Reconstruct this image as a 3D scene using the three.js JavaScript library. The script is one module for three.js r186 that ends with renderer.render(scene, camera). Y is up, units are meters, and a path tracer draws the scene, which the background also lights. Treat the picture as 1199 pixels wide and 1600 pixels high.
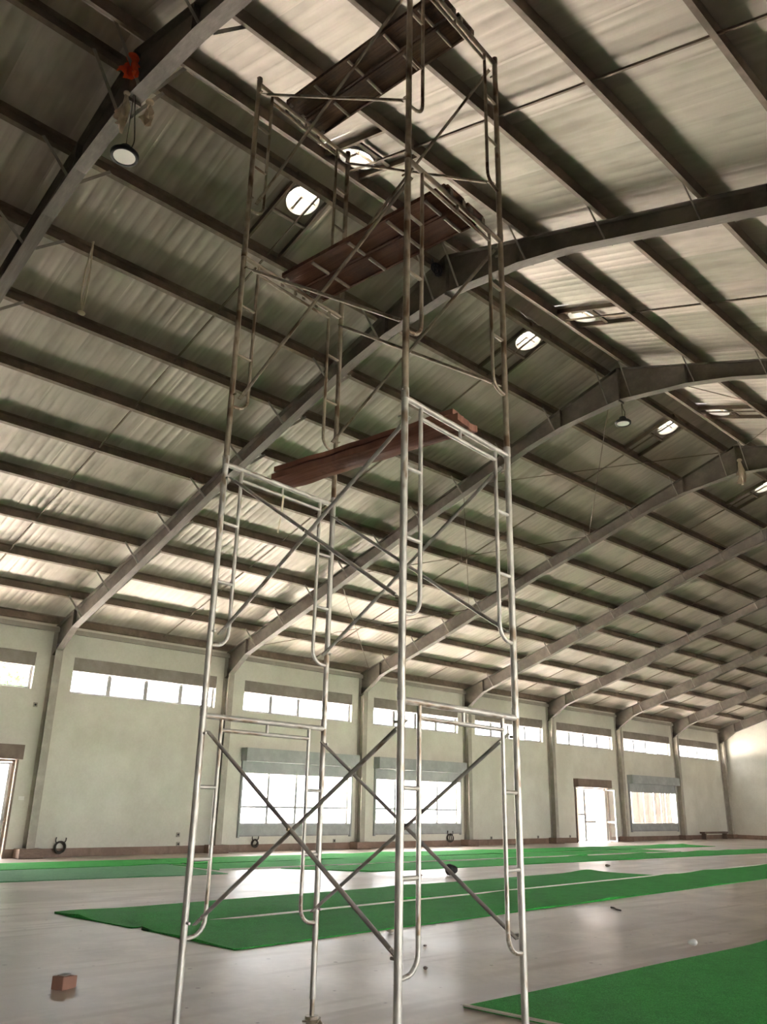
import * as THREE from 'three';
import { mergeGeometries, toCreasedNormals } from 'three/addons/utils/BufferGeometryUtils.js';
import { RoundedBoxGeometry } from 'three/addons/geometries/RoundedBoxGeometry.js';
import { RectAreaLightUniformsLib } from 'three/addons/lights/RectAreaLightUniformsLib.js';

// ---------------------------------------------------------------- camera, sky, exposure
const scene = new THREE.Scene();
const camera = new THREE.PerspectiveCamera(63.27, 1199 / 1600, 0.05, 400);
{
  const pitch = 0.3371, yaw = 0.7596, roll = 0.0208;
  camera.position.set(-9.605, 1.556, 23.801);
  camera.lookAt(-9.605 + Math.sin(yaw) * Math.cos(pitch), 1.556 + Math.sin(pitch), 23.801 - Math.cos(yaw) * Math.cos(pitch));
  camera.rotateZ(roll);
}
scene.add(camera);
const renderer = new THREE.WebGLRenderer({ antialias: true });
renderer.toneMapping = THREE.LinearToneMapping;
renderer.toneMappingExposure = 5.4;
renderer.shadowMap.enabled = true;
RectAreaLightUniformsLib.init();
scene.background = new THREE.Color().setRGB(1.0, 1.0, 1.0);      // bright, evenly overcast sky
scene.backgroundIntensity = 2.7;
const sun = new THREE.DirectionalLight(new THREE.Color().setRGB(1.0, 0.95, 0.9), 49);   // high sun on the yard, behind the roof as seen from the windows
sun.position.set(25, 60, 16); sun.target.position.set(9, 0, 15); sun.castShadow = true; sun.shadow.mapSize.set(4096, 4096);
Object.assign(sun.shadow.camera, { left: -70, right: 70, top: 70, bottom: -70, near: 1, far: 160 });
scene.add(sun, sun.target);

// ---------------------------------------------------------------- helpers
let seed = 7;
const rnd = () => ((seed = (seed * 1664525 + 1013904223) >>> 0) / 4294967296);
const rr = (a, b) => a + (b - a) * rnd();
const V = (x, y, z) => new THREE.Vector3(x, y, z);
const used = {};
function numbered(n) { used[n] = (used[n] ?? -1) + 1; return used[n] ? n + '_' + String(used[n]).padStart(3, '0') : n; }
function shade(m) { m.castShadow = m.receiveShadow = true; return m; }
function mesh(name, geo, mat, parent) {
  const m = shade(new THREE.Mesh(Array.isArray(geo) ? merge(geo) : geo, mat));
  m.name = parent === scene ? numbered(name) : name;
  parent.add(m); return m;
}
function merge(list) {
  return list.length === 1 ? list[0] : mergeGeometries(list.map((g) => {
    const q = g.index ? g.toNonIndexed() : g;
    for (const k of Object.keys(q.attributes)) if (!['position', 'normal', 'uv'].includes(k)) q.deleteAttribute(k);
    return q;
  }));
}
function thing(name, label, category, pos = [0, 0, 0], group) {
  const o = new THREE.Group(); o.name = numbered(name); o.position.set(...pos); scene.add(o);
  o.userData = { label, category }; if (group) o.userData.group = group;
  return o;
}
function tag(o, label, category, group) { o.userData = { label, category }; if (group) o.userData.group = group; return o; }
function structure(name, label, category) {
  const o = new THREE.Group(); o.name = numbered(name); scene.add(o);
  o.userData = { kind: 'structure', label, category }; return o;
}
function box(x0, x1, y0, y1, z0, z1) {                             // box by its bounds, uv in metres
  const w = x1 - x0, h = y1 - y0, d = z1 - z0, g = new THREE.BoxGeometry(w, h, d);
  const p = g.attributes.position, n = g.attributes.normal, uv = g.attributes.uv;
  for (let i = 0; i < p.count; i++) {
    const ax = Math.abs(n.getX(i)), ay = Math.abs(n.getY(i));
    const X = p.getX(i) + (x0 + x1) / 2, Y = p.getY(i) + (y0 + y1) / 2, Z = p.getZ(i) + (z0 + z1) / 2;
    uv.setXY(i, ax > 0.5 ? Z : X, ay > 0.5 ? Z : Y);
  }
  g.translate((x0 + x1) / 2, (y0 + y1) / 2, (z0 + z1) / 2);
  return g;
}
function tube(a, b, r, seg = 8, r2 = r) {                          // round bar from a to b
  const d = b.clone().sub(a), L = d.length(), g = new THREE.CylinderGeometry(r2, r, L, seg, 1);
  const uv = g.attributes.uv; for (let i = 0; i < uv.count; i++) uv.setXY(i, uv.getX(i) * 0.12, uv.getY(i) * L + a.y * 0.7 + a.x);
  g.applyQuaternion(new THREE.Quaternion().setFromUnitVectors(V(0, 1, 0), d.normalize()));
  g.translate((a.x + b.x) / 2, (a.y + b.y) / 2, (a.z + b.z) / 2);
  return g;
}
function bentTube(pts, r, seg = 8, n = 24) {
  return new THREE.TubeGeometry(new THREE.CatmullRomCurve3(pts, false, 'catmullrom', 0.3), n, r, seg, false);
}
function bar(a, b, w, h) {                                         // flat or square bar from a to b
  const d = b.clone().sub(a), L = d.length(), g = new THREE.BoxGeometry(w, L, h);
  g.applyQuaternion(new THREE.Quaternion().setFromUnitVectors(V(0, 1, 0), d.normalize()));
  g.translate((a.x + b.x) / 2, (a.y + b.y) / 2, (a.z + b.z) / 2);
  return g;
}
// value noise that wraps
function noise(size, cells, cellsY = cells) {
  const g = new Float32Array(cells * cellsY).map(() => rnd()), out = new Float32Array(size * size), s = (t) => t * t * (3 - 2 * t);
  for (let y = 0; y < size; y++) {
    const fy = y / size * cellsY, y0 = Math.floor(fy), ty = s(fy - y0), y1 = (y0 + 1) % cellsY;
    for (let x = 0; x < size; x++) {
      const fx = x / size * cells, x0 = Math.floor(fx), tx = s(fx - x0), x1 = (x0 + 1) % cells;
      const a = g[y0 * cells + x0], b = g[y0 * cells + x1], c = g[y1 * cells + x0], d = g[y1 * cells + x1];
      out[y * size + x] = a + (b - a) * tx + (c - a) * ty + (a - b - c + d) * tx * ty;
    }
  }
  return out;
}
function layers(size, list) {                                      // sum of [cells, cellsY, weight], about 0..1
  const out = new Float32Array(size * size); let tot = 0;
  for (const [c, cy, w] of list) { const n = noise(size, c, cy); for (let i = 0; i < out.length; i++) out[i] += w * n[i]; tot += w; }
  return out.map((v) => v / tot);
}
function texture(size, fn, metres, srgb = true, metresY = metres) {
  const data = new Uint8Array(size * size * 4);
  for (let i = 0; i < size * size; i++) { const c = fn(i, i % size, Math.floor(i / size)); for (let k = 0; k < 3; k++) data[i * 4 + k] = Math.max(0, Math.min(255, c[k])); data[i * 4 + 3] = 255; }
  const t = new THREE.DataTexture(data, size, size); t.wrapS = t.wrapT = THREE.RepeatWrapping;
  t.magFilter = THREE.LinearFilter; t.minFilter = THREE.LinearMipmapLinearFilter; t.generateMipmaps = true;
  if (srgb) t.colorSpace = THREE.SRGBColorSpace;
  t.repeat.set(1 / metres, 1 / metresY); t.needsUpdate = true;
  return t;
}
const mix = (a, b, t) => a.map((v, k) => v + (b[k] - v) * t);
const clamp = (t) => Math.max(0, Math.min(1, t));
const std = (o) => new THREE.MeshStandardMaterial(o);

// ---------------------------------------------------------------- materials
const M = {};
{
  const S = 1024, a = layers(S, [[6, 6, 1], [14, 14, 0.7], [40, 40, 0.4], [150, 150, 0.3]]), b = layers(S, [[5, 40, 1], [12, 90, 0.8]]), c = layers(S, [[3, 3, 1], [7, 7, 0.6]]);
  const dots = new Float32Array(S * S); for (let k = 0; k < 160; k++) { const x = Math.floor(rnd() * S), y = Math.floor(rnd() * S), r = rr(0.6, 2.4); for (let j = -3; j <= 3; j++) for (let i = -3; i <= 3; i++) if (i * i + j * j < r * r) dots[((y + j + S) % S) * S + (x + i + S) % S] = 1; }
  M.floor = std({
    map: texture(S, (i) => { let q = mix([172, 160, 149], [208, 198, 188], clamp((a[i] - 0.3) * 2.4)); q = mix(q, [164, 150, 138], clamp((b[i] - 0.55) * 5) * 0.6); return dots[i] ? [120, 105, 95] : q; }, 9),
    roughnessMap: texture(S, (i) => { const r = 66 + 26 * c[i] + 40 * a[i]; return [r, r, r]; }, 9, false), roughness: 1, metalness: 0,
  });
}
{
  const S = 512, a = layers(S, [[3, 3, 1], [8, 8, 0.6], [24, 24, 0.3], [120, 120, 0.3]]);
  M.plaster = std({ map: texture(S, (i) => mix([206, 203, 190], [224, 222, 211], clamp((a[i] - 0.3) * 2.4)), 5), roughness: 0.75, bumpMap: texture(S, (i) => [a[i] * 255, a[i] * 255, a[i] * 255], 5, false), bumpScale: 0.002 });
}
function sheetMaterial(base, dark, gloss) {                        // aged metal sheet with streaks down the slope and dirty patches
  const S = 512, streak = layers(S, [[60, 3, 1], [150, 5, 0.8]]), patch = layers(S, [[4, 5, 1], [11, 12, 0.6], [40, 40, 0.3]]);
  return std({
    map: texture(S, (i) => mix(mix(base, dark, clamp((patch[i] - 0.42) * 2.6)), mix(base, dark, 0.8), clamp((streak[i] - 0.5) * 3) * 0.22), 2.3, true, 7),
    roughness: gloss, metalness: 0.25, side: THREE.DoubleSide,
  });
}
M.sheets = [[[188, 178, 165], [158, 147, 134]], [[181, 172, 159], [150, 141, 127]], [[194, 184, 172], [164, 153, 140]], [[183, 177, 162], [152, 146, 129]]].map(([p, q], k) => sheetMaterial(p, q, 0.42 + 0.04 * k));
{
  const S = 256, a = layers(S, [[5, 5, 1], [20, 20, 0.7], [70, 70, 0.4]]);
  const steel = (c1, c2, m) => std({ map: texture(S, (i) => mix(c1, c2, clamp((a[i] - 0.3) * 2.4)), 2.5), roughness: 0.6, metalness: m });
  M.frameSteel = steel([108, 100, 91], [130, 122, 112], 0.1);     // grey painted portal steel
  M.purlin = steel([114, 100, 86], [140, 125, 110], 0.1);            // primed purlins, slightly rusty
  M.brownPaint = steel([126, 103, 88], [148, 125, 109], 0);
  M.shutterGrey = steel([160, 163, 162], [178, 181, 180], 0.1);
  M.columnSteel = steel([164, 158, 146], [182, 176, 164], 0.1);  // paler than the rafters; on fly braces it carries their lit look
  M.shutterBrown = steel([112, 96, 84], [130, 114, 102], 0.2);
  M.alu = steel([150, 150, 148], [172, 172, 170], 0.4);
  M.lintel = steel([136, 128, 118], [154, 146, 136], 0.1);
}
function tubeMaterial(c1, c2, rust, amount, S = 256) {             // galvanised tube with rust and cement splashes
  const a = layers(S, [[4, 14, 1], [9, 40, 0.9], [30, 90, 0.5]]), b = layers(S, [[6, 30, 1], [20, 100, 0.8]]);
  return std({
    map: texture(S, (i) => mix(mix(c1, c2, clamp((b[i] - 0.3) * 2.5)), rust, clamp((a[i] - amount) * 7)), 0.5, true, 3.1),
    roughness: 0.42, metalness: 0.45,
  });
}
M.tube = tubeMaterial([186, 183, 175], [212, 209, 201], [140, 122, 102], 0.66);
M.tubeRustyDim = tubeMaterial([154, 141, 122], [182, 169, 149], [116, 94, 74], 0.58);  // upper lifts: more rust, plus the dimmer light up there in the colour
M.braceLow = tubeMaterial([166, 162, 154], [190, 186, 178], [120, 104, 88], 0.62);
M.brace = tubeMaterial([148, 136, 119], [176, 164, 146], [112, 92, 74], 0.57);  // upper braces, rusty and also toned down for the weaker light
function woodMaterial(c1, c2, c3) {
  const S = 512, g = layers(S, [[70, 3, 1], [160, 8, 0.8]]), p = layers(S, [[4, 4, 1], [14, 10, 0.8], [60, 60, 0.4]]);
  return std({ map: texture(S, (i) => mix(mix(c1, c2, clamp((g[i] - 0.25) * 2)), c3, clamp((p[i] - 0.5) * 3)), 1.1), roughness: 0.85, bumpMap: texture(S, (i) => [g[i] * 255, g[i] * 255, g[i] * 255], 1.1, false), bumpScale: 0.002 });
}
M.deck = woodMaterial([84, 62, 44], [112, 86, 64], [62, 46, 34]);
M.deckRed = woodMaterial([98, 62, 46], [116, 80, 60], [76, 54, 42]);
M.timber = woodMaterial([122, 82, 67], [148, 106, 88], [94, 64, 53]);
{
  const S = 512, f = layers(S, [[256, 256, 1], [130, 130, 0.6]]), c = layers(S, [[5, 5, 1], [14, 14, 0.7], [40, 40, 0.5]]);
  const bump = texture(S, (i) => [f[i] * 255, f[i] * 255, f[i] * 255], 1.2, false);
  const turf = (d, l) => std({ map: texture(S, (i) => mix(mix(d, l, clamp((f[i] - 0.2) * 1.7)), d, clamp((c[i] - 0.5) * 2.2) * 0.6), 1.2), bumpMap: bump, bumpScale: 0.008, roughness: 0.9 });
  M.turf = turf([24, 134, 40], [68, 198, 84]);
  M.turfPale = turf([66, 134, 84], [112, 172, 122]);
}
M.backing = std({ color: 0xd8d8c8, roughness: 0.9 });
M.glass = new THREE.MeshPhysicalMaterial({ color: 0xffffff, roughness: 0.02, transmission: 1, thickness: 0, ior: 1.45 });
M.dome = std({ color: 0xe8e8e6, roughness: 0.5, metalness: 0.1, side: THREE.DoubleSide });
M.black = std({ color: 0x1a1917, roughness: 0.6 });
M.lens = std({ color: 0xf6f6ee, roughness: 0.5 });
M.rope = std({ color: 0xcfc4ae, roughness: 0.95 });
M.rag = std({ color: 0xd8c8b2, roughness: 1, side: THREE.DoubleSide });
M.orange = std({ color: 0xf0622c, roughness: 0.9, side: THREE.DoubleSide });
M.white = std({ color: 0xe6e4de, roughness: 0.8, side: THREE.DoubleSide });
M.cable = std({ color: 0x4a443c, roughness: 0.8 });
M.brick = std({ color: 0x95705f, roughness: 0.95 });
M.socket = std({ color: 0x9a9488, roughness: 0.7 });
M.rubber = std({ color: 0x6a5e54, roughness: 0.8 });
{
  const S = 512, a = layers(S, [[4, 4, 1], [12, 12, 0.7], [50, 50, 0.5]]);
  M.ground = std({ map: texture(S, (i) => mix([214, 204, 196], [232, 226, 220], clamp((a[i] - 0.3) * 2.4)), 12), roughness: 0.95 });
}
M.unseenYard = std({ color: new THREE.Color().setRGB(0.26, 0.255, 0.23), roughness: 1 });  // yard out of view, tone chosen for the light it sends inside
M.veranda = std({ color: new THREE.Color().setRGB(0.2, 0.19, 0.18), roughness: 0.9 });  // for the unseen veranda that holds back light from the yard
M.leaf = new THREE.MeshPhysicalMaterial({ color: 0x5c8a4a, roughness: 0.95, transmission: 0.3, thickness: 0, side: THREE.DoubleSide });
M.bark = std({ color: 0x5b4a3a, roughness: 1 });
M.curtain = new THREE.MeshPhysicalMaterial({ color: 0xefe4da, roughness: 0.95, transmission: 0.03, thickness: 0, side: THREE.DoubleSide });
M.outerWall = std({ color: 0xc8b4a4, roughness: 0.95 });

// ---------------------------------------------------------------- measurements of the hall
const X0 = -24.4, X1 = 42, SPAN = 30.38, RIDGE = SPAN / 2, SL = 0.3226, EAVE = 6.2, TH = Math.atan(SL);
const roofY = (z) => EAVE + SL * Math.min(z, SPAN - z);           // underside of the purlins, top of the rafters
const FRAMES = [-24.15, -18.15, -12.15, -6.15, 0.1, 5.95, 12, 18, 24, 30, 36, 41.78];
const PURLINS = []; for (let k = 0; k < 11; k++) PURLINS.push(0.3 + 1.47 * k);   // distance from the ridge
const T = 0.2;                                                      // wall thickness

// ---------------------------------------------------------------- floor, ground
{
  const f = mesh('floor', box(X0, X1, -0.2, 0, 0, SPAN), M.floor, scene);
  f.userData = { kind: 'structure', label: 'polished grey beige concrete floor of the empty hall', category: 'floor' };
  const g = mesh('ground', box(-90, 130, -0.5, -0.06, -80, -T), M.ground, scene);
  g.userData = { kind: 'structure', label: 'pale bare yard outside the windowed wall', category: 'ground' };
  const v = mesh('floor_unseen_veranda', box(X0, X1, -0.3, -0.02, SPAN + T, SPAN + 12), M.veranda, scene);
  v.userData = { kind: 'structure', label: 'unseen grey veranda floor, out of view, placed to keep bounced light off the ridge', category: 'floor' };
  const vr = mesh('roof_unseen_veranda', box(X0, X1, 3.4, 3.55, SPAN + T, SPAN + 12), M.veranda, scene);  // out of view, shades the ground so the roof ridge stays dark
  vr.userData = { kind: 'structure', label: 'unseen flat veranda roof, out of view, placed to shade the yard and darken the ridge', category: 'roof' };
  const g2 = mesh('ground', box(-90, 130, -0.5, -0.06, SPAN + T, 160), M.unseenYard, scene);
  g2.userData = { kind: 'structure', label: 'unseen dry yard behind the camera side wall, lighting the windowed wall', category: 'ground' };
}

// ---------------------------------------------------------------- long walls with window openings
const bays = []; for (let k = -1; k <= 6; k++) bays.push(6 * k);
const strips = bays.map((x) => [x + (x < 0 ? 0.7 : 0.7), x + (x === 36 ? 5.45 : 5.58), 4.38, 5.4]);
const lowWindows = [6, 12, 30].map((x) => [x + 0.85, x + 5.6, 0.83, 2.45]);
const doorOpenings = [[25.95, 28.8, 0, 2.48], [-3.35, -0.5, 0, 2.48]];
function wallPlate(name, label, rects, z) {
  const s = new THREE.Shape(); s.moveTo(X0, 0); 
  const doors = rects.filter((r) => r[2] <= 0).sort((a, b) => a[0] - b[0]);
  for (const [a, b, , h] of doors) { s.lineTo(a, 0); s.lineTo(a, h); s.lineTo(b, h); s.lineTo(b, 0); }
  s.lineTo(X1, 0); s.lineTo(X1, EAVE + 0.12); s.lineTo(X0, EAVE + 0.12); s.closePath();
  for (const [a, b, y0, y1] of rects) if (y0 > 0) { const h = new THREE.Path(); h.moveTo(a, y0); h.lineTo(a, y1); h.lineTo(b, y1); h.lineTo(b, y0); h.closePath(); s.holes.push(h); }
  const g = new THREE.ExtrudeGeometry(s, { depth: T, bevelEnabled: false }); g.translate(0, 0, z);
  const w = mesh(name, g, M.plaster, scene); w.userData = { kind: 'structure', label, category: 'wall' };
  return w;
}
wallPlate('wall_left', 'long cream plastered wall with high strip windows and shuttered openings', [...strips, ...lowWindows, ...doorOpenings], -T);
const backLow = [-12, ...bays].filter((x) => x < 34).map((x) => [x + 0.8, x + 5.6, 0, 3.0]);   // unseen openings on the veranda side, placed to light the windowed wall
wallPlate('wall_right', 'long cream plastered wall on the camera side of the hall', backLow, SPAN);
function gable(name, label, x, door) {
  const s = new THREE.Shape(), y = (z) => roofY(Math.max(0, Math.min(SPAN, z))) + 0.18;
  s.moveTo(-T, 0); if (door) { s.lineTo(door[0], 0); s.lineTo(door[0], door[2]); s.lineTo(door[1], door[2]); s.lineTo(door[1], 0); }
  s.lineTo(SPAN + T, 0); s.lineTo(SPAN + T, y(SPAN)); s.lineTo(RIDGE, y(RIDGE)); s.lineTo(-T, y(0)); s.closePath();
  const g = new THREE.ExtrudeGeometry(s, { depth: T, bevelEnabled: false });
  g.rotateY(-Math.PI / 2); g.translate(x + T, 0, 0);               // shape x runs along world z
  const w = mesh(name, g, M.plaster, scene); w.userData = { kind: 'structure', label, category: 'wall' };
}
gable('wall_far', 'cream plastered gable wall at the far end of the hall', X1, null);
gable('wall_near', 'cream plastered gable wall behind the camera', X0 - T, null);

// baseboards and plinths
{
  const segs = []; let x = X0; for (const [a, b] of [...doorOpenings].sort((p, q) => p[0] - q[0])) { segs.push([x, a]); x = b; } segs.push([x, X1]);
  const b = mesh('baseboard_left', segs.map(([a, c]) => box(a, c, 0, 0.22, 0, 0.025)), M.brownPaint, scene); b.userData = { kind: 'structure', label: 'brown painted skirting band along the windowed wall', category: 'baseboard' };
  const e = mesh('baseboard_far', box(X1 - 0.025, X1, 0, 0.22, 0.03, SPAN - 0.03), M.brownPaint, scene); e.userData = { kind: 'structure', label: 'brown painted skirting band along the far gable wall', category: 'baseboard' };
  const line = mesh('trim_1', box(X1 - 0.012, X1, 3.98, 4.03, 0.4, SPAN - 0.4), M.plaster, scene); line.userData = { kind: 'structure', label: 'thin horizontal plaster ledge on the far gable wall', category: 'trim' };
}

// ---------------------------------------------------------------- windows and doors
let winN = 0, doorN = 0;
function stripWindow([a, b, y0, y1], z, out, name) {               // out: -1 outside lies at lower z
  const w = structure('window_' + (++winN), name, 'window');
  const zc = z + out * (T - 0.05), yt = 5.02, n = 4, step = (b - a) / n;
  mesh('lintel_panel', box(a, b, yt, y1, Math.min(z + out * 0.02, z + out * 0.1), Math.max(z + out * 0.02, z + out * 0.1)), M.lintel, w);
  mesh('window_frame', [box(a, b, y0, y0 + 0.035, zc - 0.025, zc + 0.025), box(a, b, yt - 0.035, yt, zc - 0.025, zc + 0.025), box(a, a + 0.035, y0, yt, zc - 0.025, zc + 0.025), box(b - 0.035, b, y0, yt, zc - 0.025, zc + 0.025)], M.alu, w);
  for (let k = 1; k < n; k++) mesh('mullion', box(a + k * step - 0.04, a + k * step + 0.04, y0 + 0.035, yt - 0.035, zc - 0.025, zc + 0.025), M.alu, w);
  for (let k = 0; k < n; k++) {
    const xa = a + k * step + 0.04, xb = a + (k + 1) * step - 0.04;
    const sash = new THREE.Group(); sash.name = 'sash'; sash.position.set((xa + xb) / 2, yt - 0.05, zc); w.add(sash);
    const W = (xb - xa) / 2, H = yt - y0 - 0.09;
    mesh('sash_frame', [box(-W, W, -0.025, 0, -0.015, 0.015), box(-W, W, -H, -H + 0.025, -0.015, 0.015), box(-W, -W + 0.025, -H, 0, -0.015, 0.015), box(W - 0.025, W, -H, 0, -0.015, 0.015)], M.alu, sash);
    mesh('pane', box(-W + 0.02, W - 0.02, -H + 0.02, -0.02, -0.003, 0.003), M.glass, sash);
    if (k === 2 && winN % 2 === 1) sash.rotation.x = out * -0.35;
  }
  return w;
}
function shutterWindow([a, b, y0, y1], z, out, label, cols, drop) {
  const w = structure('window_' + (++winN), label, 'window'), zc = z + out * (T - 0.05), i = -out;
  const zb = (u0, u1) => [Math.min(z + i * u0, z + i * u1), Math.max(z + i * u0, z + i * u1)];
  mesh('shutter_box', box(a - 0.08, b + 0.16, 2.78, 3.2, ...zb(0, 0.32)), M.shutterGrey, w);
  const curtain = mesh('shutter_curtain', (() => { const g = []; for (let y = drop; y < 2.78; y += 0.075) g.push(box(a - 0.02, b + 0.02, y, Math.min(2.78, y + 0.07), ...zb(0.05, 0.068)), box(a - 0.02, b + 0.02, y + 0.068, y + 0.077, ...zb(0.053, 0.063))); return g; })(), M.shutterGrey, w);
  for (const x of [a - 0.06, b - 0.005]) mesh('guide_rail', box(x, x + 0.065, 0.42, 2.78, ...zb(0, 0.085)), M.shutterGrey, w);
  mesh('sill_panel', box(a + 0.005, b - 0.01, 0.5, y0 + 0.01, ...zb(0, 0.06)), M.shutterGrey, w);
  mesh('sill_ledge', box(a + 0.005, b - 0.01, 0.46, 0.5, ...zb(0, 0.1)), M.alu, w);
  mesh('window_frame', [box(a, b, y0, y0 + 0.04, zc - 0.025, zc + 0.025), box(a, b, y1 - 0.04, y1, zc - 0.025, zc + 0.025), box(a, a + 0.04, y0, y1, zc - 0.025, zc + 0.025), box(b - 0.04, b, y0, y1, zc - 0.025, zc + 0.025)], M.alu, w);
  const st = (b - a) / cols;
  for (let k = 1; k < cols; k++) mesh('mullion', box(a + k * st - 0.042, a + k * st + 0.042, y0 + 0.04, y1 - 0.04, zc - 0.025, zc + 0.025), M.alu, w);
  mesh('transom', box(a + 0.04, b - 0.04, 1.33, 1.39, zc - 0.02, zc + 0.02), M.alu, w);
  for (let k = 0; k < cols; k++) for (const [p, q] of [[y0 + 0.04, 1.33], [1.39, y1 - 0.04]]) mesh('pane', box(a + k * st + 0.042, a + (k + 1) * st - 0.042, p, q, zc - 0.003, zc + 0.003), M.glass, w);
  return w;
}
function glazedDoor([a, b, , h], z, out, label, ajar) {
  const w = structure('door_' + (++doorN), label, 'door'), zc = z + out * (T - 0.06);
  mesh('shutter_box', box(a - 0.06, b + 0.06, h, 2.86, z, z + 0.26), M.shutterBrown, w);
  for (const x of [a - 0.03, b - 0.03]) mesh('guide_rail', box(x, x + 0.06, 0, h, z + 0.002, z + 0.07), M.shutterBrown, w);
  mesh('door_frame', [box(a, a + 0.06, 0, h, zc - 0.03, zc + 0.03), box(b - 0.06, b, 0, h, zc - 0.03, zc + 0.03), box(a, b, h - 0.06, h, zc - 0.03, zc + 0.03)], M.shutterBrown, w);
  const n = 3, st = (b - a - 0.12) / n;
  for (let k = 0; k < n; k++) {
    const leaf = new THREE.Group(); leaf.name = 'door_leaf'; leaf.position.set(a + 0.06 + k * st, 0, zc); w.add(leaf);
    const H = h - 0.08;
    mesh('leaf_frame', [box(0.005, 0.085, 0.02, H, -0.02, 0.02), box(st - 0.085, st - 0.005, 0.02, H, -0.02, 0.02), box(0.05, st - 0.05, 0.02, 0.08, -0.02, 0.02), box(0.05, st - 0.05, H - 0.05, H, -0.02, 0.02), box(0.05, st - 0.05, k === 0 ? 1.2 : 0.86, k === 0 ? 1.28 : 0.95, -0.018, 0.018)], M.alu, leaf);
    mesh('pane', box(0.05, st - 0.05, 0.08, H - 0.05, -0.003, 0.003), M.glass, leaf);
    if (ajar && k === 2) { leaf.position.x = b - 0.06; leaf.rotation.y = Math.PI + 1.15; }
  }
  return w;
}
strips.forEach((r, k) => { stripWindow(r, 0, -1, ['strip window with trees outside at the left picture edge', 'strip window above the blank wall bay left of the scaffold', 'strip window above the first roller shuttered window', 'strip window above the second roller shuttered window', 'strip window above blank wall seen through the right scaffold legs', 'strip window above the glazed door', 'strip window above the roller shutter with closed pale curtain', 'last strip window beside the far corner'][k]); });
shutterWindow(lowWindows[0], 0, -1, 'wide window under a grey roller shutter box, nearest the camera', 4, 2.42);
shutterWindow(lowWindows[1], 0, -1, 'wide window under a grey roller shutter box behind the front scaffold leg', 4, 2.42);
shutterWindow(lowWindows[2], 0, -1, 'wide window under a grey roller shutter box right of the glazed door', 5, 2.36);
{
  const [a, b] = lowWindows[2], c = thing('window_curtain', 'pale beige vertical curtain drawn across the right shuttered window', 'curtain', [0, 0, 0]);
  for (const [p, q] of [[0.0, 0.3], [0.35, 1.5], [1.52, 2.55], [2.61, 3.3], [3.33, 3.78], [3.83, 4.42]]) {
    const g = new THREE.PlaneGeometry(q - p, 1.58, 20, 1), v = g.attributes.position; for (let i = 0; i < v.count; i++) v.setZ(i, 0.012 * Math.sin(v.getX(i) * 34));
    g.computeVertexNormals(); mesh('curtain_panel', g.translate(a + (p + q) / 2, 1.65, -0.06), M.curtain, c);
  }
  mesh('curtain_rail', box(a, b, 2.42, 2.45, -0.07, -0.05), M.alu, c);
}
glazedDoor(doorOpenings[0], 0, -1, 'glazed door under a brown shutter box between two columns', true);
for (const [a, b, , h] of [doorOpenings[0]]) for (const [p, q, side] of [[a + 0.06, a + 0.38, 'left'], [b - 0.5, b - 0.06, 'right']]) {
  const c = thing('door_curtain', `narrow pale brown curtain at the ${side} side of the glazed door`, 'curtain', [(p + q) / 2, 0.03, -0.08], 'curtains of the glazed door');
  const g = new THREE.PlaneGeometry(q - p, h - 0.12, 24, 1), v = g.attributes.position; for (let i = 0; i < v.count; i++) v.setZ(i, 0.02 * Math.sin(v.getX(i) * 60)); g.computeVertexNormals();
  mesh('cloth', g.translate(0, (h - 0.12) / 2, 0), M.curtain, c);
  mesh('heading', box(-(q - p) / 2, (q - p) / 2, h - 0.14, h - 0.1, -0.012, 0.012), M.shutterBrown, c);
}
glazedDoor(doorOpenings[1], 0, -1, 'glazed door under a brown shutter box at the left picture edge', false);

// ---------------------------------------------------------------- steel portal frames
const depth = (t) => {                                               // rafter depth by distance from the wall
  const k = [[0, 0.85], [0.3, 0.78], [1.1, 0.5], [4.5, 0.46], [8, 0.34], [12.6, 0.36], [13.6, 0.46], [RIDGE, 0.8]];
  for (let i = 1; i < k.length; i++) if (t <= k[i][0]) return k[i - 1][1] + (k[i][1] - k[i - 1][1]) * (t - k[i - 1][0]) / (k[i][0] - k[i - 1][0]);
  return 0.8;
};
const rafterStations = [0.05, 0.3, 1.1, 2.8, 4.5, 6.2, 8, 10.3, 12.6, 13.6, 14.4, RIDGE];
const mirror = (side, z) => side > 0 ? z : SPAN - z;
function frameLabel(k) { return ['', '', '', 'near grey steel portal frame crossing the upper left corner', 'grey steel portal frame whose apex stands behind the scaffold top', 'grey steel portal frame with a round lamp hanging under its apex', 'grey steel portal frame with a rag tied at its apex on the right edge', 'fifth grey steel portal frame back, left column behind right scaffold legs', 'grey steel portal frame with its column just left of the glazed door', 'grey steel portal frame with its column just right of the glazed door', 'grey steel portal frame with its column right of the curtained window', 'last grey steel portal frame set against the far gable wall'][k] || 'grey steel portal frame behind the camera, number ' + ['one', 'two', 'three'][k]; }
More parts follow.
